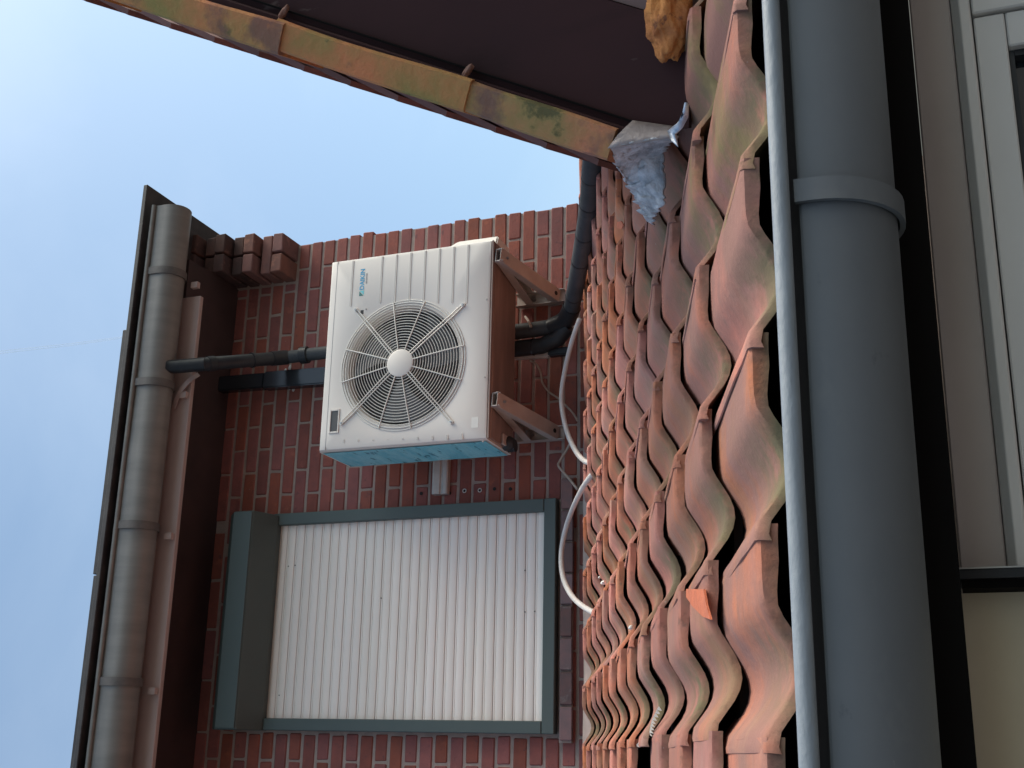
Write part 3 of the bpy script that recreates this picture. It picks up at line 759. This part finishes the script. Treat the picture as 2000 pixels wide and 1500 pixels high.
# bright orange broken patch on a near tile and one further up
M_CHIP = mat('fresh broken clay', (.58,.16,.075), .9, col2=(.45,.13,.07), scale=30, bump=.4)
def chip(pts, h):
    t_ = [roofpt(x, y, h) for x, y in pts]; b_ = [p - NN*.003 for p in t_]; n_ = len(pts)
    G().add(t_+b_, [tuple(range(n_)), tuple(range(2*n_-1, n_-1, -1))] + [(i, (i+1)%n_, n_+(i+1)%n_, n_+i) for i in range(n_)]).obj('broken_clay_chip', M_CHIP, roof)
chip([(1340,1150),(1374,1151),(1379,1182),(1387,1210),(1372,1204),(1352,1184),(1340,1166)], .0035)
chip([(1205,434),(1213,432),(1217,440),(1214,447),(1205,446)], .004)
# pale mortar fillet along the top
G().profile_x([(4.60,1.412),(4.615,1.445),(4.66,1.47),(4.70,1.45),(4.70,1.40)], -.9, 1.35, True, 40, .010).obj('mortar_fillet', mat('pale pink mortar', (.50,.38,.33), .9, col2=(.38,.29,.25), scale=10, bump=.5), roof, smooth=True, auto=50)
# torn jagged strip in the gap of the missing tile
js = G(); vs = []; fs = []
base = [(1235,1500),(1238,1478),(1236,1460),(1252,1446),(1268,1431),(1273,1406),(1286,1380)]
n = 0
for i in range(len(base)-1):
    a = Vector(base[i]+(0,)); b = Vector(base[i+1]+(0,))
    for k in range(4):
        p = a + (b-a)*(k/4); q = a + (b-a)*((k+1)/4); mth = (p+q)/2 + Vector((7,5,0))
        A = roofpt(p.x, p.y, -.012); B = roofpt(q.x, q.y, -.012); T = roofpt(mth.x, mth.y, -.014)
        o_ = NN*-.0015
        js.add([A,B,T,A+o_,B+o_,T+o_], [(0,1,2),(5,4,3),(0,3,4,1),(1,4,5,2),(2,5,3,0)])
tag(js.obj('eave_comb', M_PVC), 'torn grey comb strip with sharp teeth in the dark gap between two tiles', 'comb strip')

# ------------------------------------------------------------------ second building: verge of a steep roof
GX = Vector((.8837, -.468, 0)); GM = Vector((-.475,-.88,0)).normalized(); GF = V(.97,1.70,.377)
Dv = Vector((.378,-.204,.903)).normalized()
def gpt(px, py, off=0):
    P_ = GF - Vector((0,0,EYE)) + GM*off; d = ray(px, py); t = P_.dot(GM)/d.dot(GM); return d*t + Vector((0,0,EYE))
steep = thing('steep_roof', 'steep roof edge with mossy verge tiles above a dark brown barge board', 'roof')
Qv = GM.cross(Dv).normalized()
if Qv.dot(Vector((1,0,-1))) < 0: Qv = -Qv      # towards the lower right, into the board
OUT = .035
foot = gpt(1186, 303, OUT)
CB = Vector((.371,.928,0)).normalized()
jt = [gpt(1186,303,OUT), gpt(905,213,OUT), gpt(545,97,OUT), gpt(170,-20,OUT), gpt(-200,-140,OUT)]
for i in range(4):
    a = jt[i]; b = jt[i+1]; t = (b-a).normalized(); b = b + t*.015; a = a - t*.004
    q = (Qv - t*Qv.dot(t)).normalized(); lift = -q*(.006 if i != 1 else .002)
    w = .053; th = .014
    gm = G(); n = 10; secs = []
    for k in range(n+1):
        f = k/n; p = a.lerp(b, f) + lift*(1-f) + GM*(.006*(1-f))
        bulge = .0025*math.sin(f*math.pi)
        oc = p - q*(.002+bulge)
        w2 = w*(1+.04*math.sin(f*5+i))
        sec = [oc + GM*.0, oc + q*.004 + GM*.004, oc + q*w2*.5 + GM*.005, oc + q*(w2-.004) + GM*.004, oc + q*w2 - GM*.002, oc + q*w2 - GM*th, oc + q*th - GM*th, oc + q*th + CB*.16 - GM*th, oc + CB*.16]
        secs.append(sec)
    m_ = len(secs[0]); vs = [v for s_ in secs for v in s_]; fs = []
    for k in range(n):
        for j in range(m_): fs.append((k*m_+j, k*m_+(j+1)%m_, (k+1)*m_+(j+1)%m_, (k+1)*m_+j))
    fs += [tuple(range(m_)), tuple(n*m_+j for j in range(m_-1,-1,-1))]
    gm.add(vs, fs).obj('verge_tile', M_VERGE, steep, smooth=True, auto=40)
    if i in (0, 1, 2):   # lug of clay and mortar at the joint, reaching over to the board
        bmx = bmesh.new(); bmesh.ops.create_icosphere(bmx, subdivisions=3, radius=1)
        cpt = b + q*(w+.008) - GM*.016
        for v in bmx.verts:
            co = v.co.copy(); k_ = 1 + .35*noise.noise(co*1.7 + Vector((i*4,0,0))) + .12*noise.noise(co*5)
            v.co = cpt + (q*co.x*.014 + t*co.y*.006 + GM*co.z*.006 - t*co.x*.005)*k_
        me = bpy.data.meshes.new('joint_mortar'); bmx.to_mesh(me); bmx.free(); me.materials.append(M_JOINT)
        for p_ in me.polygons: p_.use_smooth = True
        o = bpy.data.objects.new('joint_mortar', me); C.objects.link(o); o.parent = steep
# courses of plain tiles beyond the verge: thin stepped edges against the sky
f0 = gpt(1182,303,0) - Qv*.004
for k in range(0, 13):
    a = f0 + Dv*(.102*k+.06) + CB*.18; b = f0 + Dv*(.102*k+.06) + CB*3.0
    nrm = -Qv
    tn = .011; up = Dv*.115
    p = [a, b, b+up, a+up, a-nrm*tn+nrm*.016, b-nrm*tn+nrm*.016, b+up-nrm*tn, a+up-nrm*tn]
    lo = nrm*.017
    pts = [a+lo, b+lo, b+up, a+up, a+lo-nrm*tn, b+lo-nrm*tn, b+up-nrm*tn, a+up-nrm*tn]
    G().hexa(pts).obj('plain_tile_course', M_PLAIN, steep)
# barge board, cover strips
def gpoly(pts, off0, off1):
    f_ = [gpt(x, y, off0) for x, y in pts]; b_ = [p + GM*(off1-off0) for p in f_]; n_ = len(pts)
    return G().add(f_ + b_, [tuple(range(n_)), tuple(range(2*n_-1, n_-1, -1))] + [(i, (i+1)%n_, n_+(i+1)%n_, n_+i) for i in range(n_)])
gpoly([(300,-40),(1236,254),(1250,262),(1345,250),(1350,120),(1310,30),(1262,22),(1180,-2),(1080,-45)], 0, -.025).obj('barge_board', M_BOARD, steep)
gpoly([(1184,-3),(1262,20),(1320,28),(1330,-60),(1080,-60),(1084,-47)], -.004, -.03).obj('side_board', mat('worn brown side board', (.16,.10,.09), .6, col2=(.12,.075,.07), scale=8), steep)
a = gpt(1240,262,.006); b = gpt(250,-58,.006)
G().beam(a + Qv*-.004, b + Qv*-.004, .020, .022, GM).obj('cover_strip', M_BOARD, steep, bevel=.002)
G().beam(a + Qv*.018, b + Qv*.018, .003, .010, GM).obj('cover_bead', M_BLACKWOOD, steep)
# body behind the board so the roof is solid
bk = G()
c0 = gpt(1228,250,-.03); c1 = gpt(300,-40,-.03); c2 = c1 + GX*1.2; c3 = c0 + GX*1.2 ; c3.z = c0.z
dd = CB*2.9
bk.hexa([c0, c3, c3+dd, c0+dd, c1, c2, c2+dd, c1+dd]).obj('gable_body', M_SOFFIT, steep)
# building foam
fo = bmesh.new(); bmesh.ops.create_icosphere(fo, subdivisions=5, radius=1)
fc = gpt(1306, 30, .010)
for v in fo.verts:
    co = v.co.copy(); nn_ = 1 + .22*noise.noise(co*2.2+Vector((3,1,0))) + .08*noise.noise(co*7)
    v.co = fc + (CAM_D*co.x*.036 + CAM_R*co.y*.070 - CAM_F*co.z*.030)*nn_
me = bpy.data.meshes.new('building_foam'); fo.to_mesh(me); fo.free()
for p in me.polygons: p.use_smooth = True
me.materials.append(M_FOAMY); o = bpy.data.objects.new('building_foam', me); C.objects.link(o)
tag(o, 'lump of yellow orange building foam squeezed between barge board and tiles', 'foam')

# lead flashing at the foot of the verge
A_ = gpt(1188,290,.045); B_ = gpt(1228,243,.05); Cc = gpt(1325,262,.05); 
tip = roofpt(1275,440,.012); Dd = roofpt(1297,300,.014); Ee = roofpt(1296,400,.012); Ff = roofpt(1262,426,.02)
lf = G(); rows = 60; cols = 24; vs = []
left = [A_, A_.lerp(Ff, .35), A_.lerp(Ff, .7), Ff]
right = [gpt(1322,268,.05), Dd, Ee, tip]
def poly_at(pts, t):
    f = t*(len(pts)-1); i = min(int(f), len(pts)-2); return pts[i].lerp(pts[i+1], f-i)
for i in range(rows+1):
    t = i/rows
    l_ = poly_at(left, t); r_ = poly_at(right, t)
    for j in range(cols+1):
        s_ = j/cols; p = l_.lerp(r_, s_)
        h = .014*(abs(noise.noise(Vector((s_*2.2, t*13, 1))))-.2) + .007*abs(noise.noise(Vector((s_*6, t*26, 5)))) + .006*math.sin(s_*math.pi)
        if 0 < t < 1 and j in (0, cols): p = p + (r_-l_)*.05*noise.noise(Vector((t*9, j, 3)))
        p = p + NN*h + Vector((0, -h*.5, 0)); vs.append(p)
W_ = cols+1
lfo = lf.add(vs, [(i*W_+j, i*W_+j+1, (i+1)*W_+j+1, (i+1)*W_+j) for i in range(rows) for j in range(cols)])
fl_t = thing('lead_flashing', 'crumpled grey lead flashing folded over the tiles at the foot of the steep roof', 'flashing')
lo_ = lfo.obj('lead_sheet', M_LEAD, fl_t, smooth=True)
lo_.modifiers.new('thickness', 'SOLIDIFY').thickness = .003
# turned-up part against the board
up_ = G(); vs = []
for i in range(9):
    t = i/8; l_ = gpt(1188,290,.046).lerp(gpt(1322,268,.052), t); u_ = gpt(1236,238,.012).lerp(gpt(1318,250,.012), t)
    for j in range(5):
        s_ = j/4; p = l_.lerp(u_, s_) + GM*(.012*math.sin(s_*math.pi) + .004*noise.noise(Vector((t*9, s_*3, 2)))); vs.append(p)
up_.add(vs, [(i*5+j, i*5+j+1, (i+1)*5+j+1, (i+1)*5+j) for i in range(8) for j in range(4)])
uo = up_.obj('upturn', mat('warm grey lead', (.36,.30,.28), .55, .2, col2=(.25,.22,.22), scale=20, bump=.5, bscale=30), fl_t, smooth=True)
uo.modifiers.new('thickness', 'SOLIDIFY').thickness = .003
ed = G(); vs = []
eb = [(1325,288,1312,276),(1322,262,1308,255),(1336,245,1325,238),(1342,225,1333,218),(1340,205,1337,200)]
for (x0,y0,x1,y1) in eb: vs += [roofpt(x0,y0,.022), roofpt(x1,y1,.03)]
ed.add(vs, [(2*i, 2*i+1, 2*i+3, 2*i+2) for i in range(len(eb)-1)])
eo = ed.obj('bright_edge', M_FOIL, fl_t, smooth=True); eo.modifiers.new('thickness', 'SOLIDIFY').thickness = .004

# ------------------------------------------------------------------ near gutter
ng = thing('near_gutter', 'wide blue grey zinc gutter with a pale bead below the nearest row of tiles', 'gutter')
yc, zc, r = 1.163, .113, .075
outer = [(yc-r-.014, .1455), (yc-r+.030, .1455), (yc-r+.030, .125), (yc-r, .1225)] + [(yc - r*math.cos(a), zc - r*math.sin(a)) for a in [math.pi*i/24 for i in range(25)]] + [(yc+r, .155)]
inner = [(y + (.003 if y < yc else -.003), z + (.0025 if i > 2 and i < len(outer)-1 else (.003 if i < 2 else 0))) for i, (y, z) in enumerate(outer)][::-1]
G().profile_x(outer + inner, -2.0, 2.2, True, 60, .0016).obj('gutter_body', M_GUTTER, ng, smooth=True, auto=50)
G().tube([V(-2.0 + 4.2*i/60, yc-r-.016+.0008*noise.noise(Vector((i*.7,0,0))), .1400) for i in range(61)], .0088, 16).obj('bead', M_BEAD, ng, smooth=True, auto=50)
X = .528
pr = [(yc - (r+.008)*math.cos(a), zc - (r+.008)*math.sin(a)) for a in [math.pi*(i/20) for i in range(21)]]
pr2 = [(yc - (r+.0025)*math.cos(a), zc - (r+.0025)*math.sin(a)) for a in [math.pi*(i/20) for i in range(21)]][::-1]
G().profile_x([(yc-r-.008,.128)] + pr + pr2 + [(yc-r-.0025,.128)], X-.012, X+.012).obj('gutter_strap', M_GUTTER, ng, smooth=True, auto=50)

# ------------------------------------------------------------------ near house under the gutter
nh = thing('house_front', 'shaded house front with dark soffit boards under the near gutter', 'house')
G().box(-3, 3.0, 1.245, 1.262, .010, .15).obj('fascia_board', M_BLACKWOOD, nh)
G().box(-3, 3.0, 1.262, 1.60, .0125, .03).obj('soffit_board', M_BLACKWOOD, nh)
G().box(-3, -.6, 1.48, 1.75, -EYE, .010).obj('wall', M_RENDER, nh)
G().box(-.6, 2.6, 1.48, 1.75, -EYE, -1.2).obj('wall', M_RENDER, nh)
G().box(1.20, 3.0, 1.48, 1.75, -1.2, .010).obj('wall', M_RENDER, nh)
G().box(-3, 3.0, 1.55, 4.7, -EYE, -.10).obj('interior_core', M_DARK, nh)
wf = thing('window', 'white framed window with taupe head board under the near gutter', 'window')
G().box(.205, 1.20, 1.452, 1.55, -.0385, .0105).obj('head_board', M_BROWNPAINT, wf, bevel=.002)
G().profile_x([(1.440,-.0625),(1.437,-.060),(1.437,-.049),(1.452,-.0395),(1.55,-.0395),(1.55,-.0625)], .205, .955).obj('outer_frame', M_FRAME, wf, bevel=.001)
G().box(.914, 1.0, 1.436, 1.55, -1.2, -.0637).obj('outer_frame_jamb', M_FRAME, wf, bevel=.002)
G().box(1.0, 1.20, 1.45, 1.55, -1.2, -.0395).obj('side_panel', M_BROWNPAINT, wf, bevel=.002)
sash = G().box(.206, .911, 1.441, 1.50, -.101, -.0645)
so = sash.obj('sash_top_rail', M_FRAME, wf, bevel=.002)
G().box(.862, .911, 1.4415, 1.50, -1.2, -.1022).obj('sash_stile', M_FRAME, wf, bevel=.002)
G().box(.206, .861, 1.452, 1.49, -.108, -.1018).obj('glazing_bead', M_BLACK, wf)
G().box(.853, .861, 1.452, 1.49, -1.2, -.1085).obj('glazing_bead', M_BLACK, wf)
G().box(.206, .8525, 1.468, 1.474, -1.2, -.1085).obj('glass', M_GLASS, wf)
sc = thing('blind_box', 'beige panel in a black metal frame left of the white window', 'blind')
G().box(-.7, .192, 1.40, 1.44, .0125, .05).obj('black_head', M_BLACK, sc)
G().box(.1935, .2035, 1.40, 1.48, -1.3, .048).obj('side_post', M_BLACK, sc)
G().box(.2038, .2055, 1.398, 1.47, -1.3, .048).obj('post_highlight', M_BOLT, sc)  # thin bright strip stands in for the highlight along the post
G().box(.184, .1932, 1.41, 1.47, -1.3, .010).obj('inner_post', M_BLACKWOOD, sc)
G().box(-.7, .1835, 1.446, 1.455, -1.3, .0123).obj('beige_panel', M_BLIND, sc)
for (px, py) in ((1838,1168),(1845,1320),(1862,1318),(1848,1462)):
    p = at(px, py, 1.399); G().tube([p, p+Vector((0,-.003,0))], .003, 8).obj('fixing_screw', M_BOLT, sc)
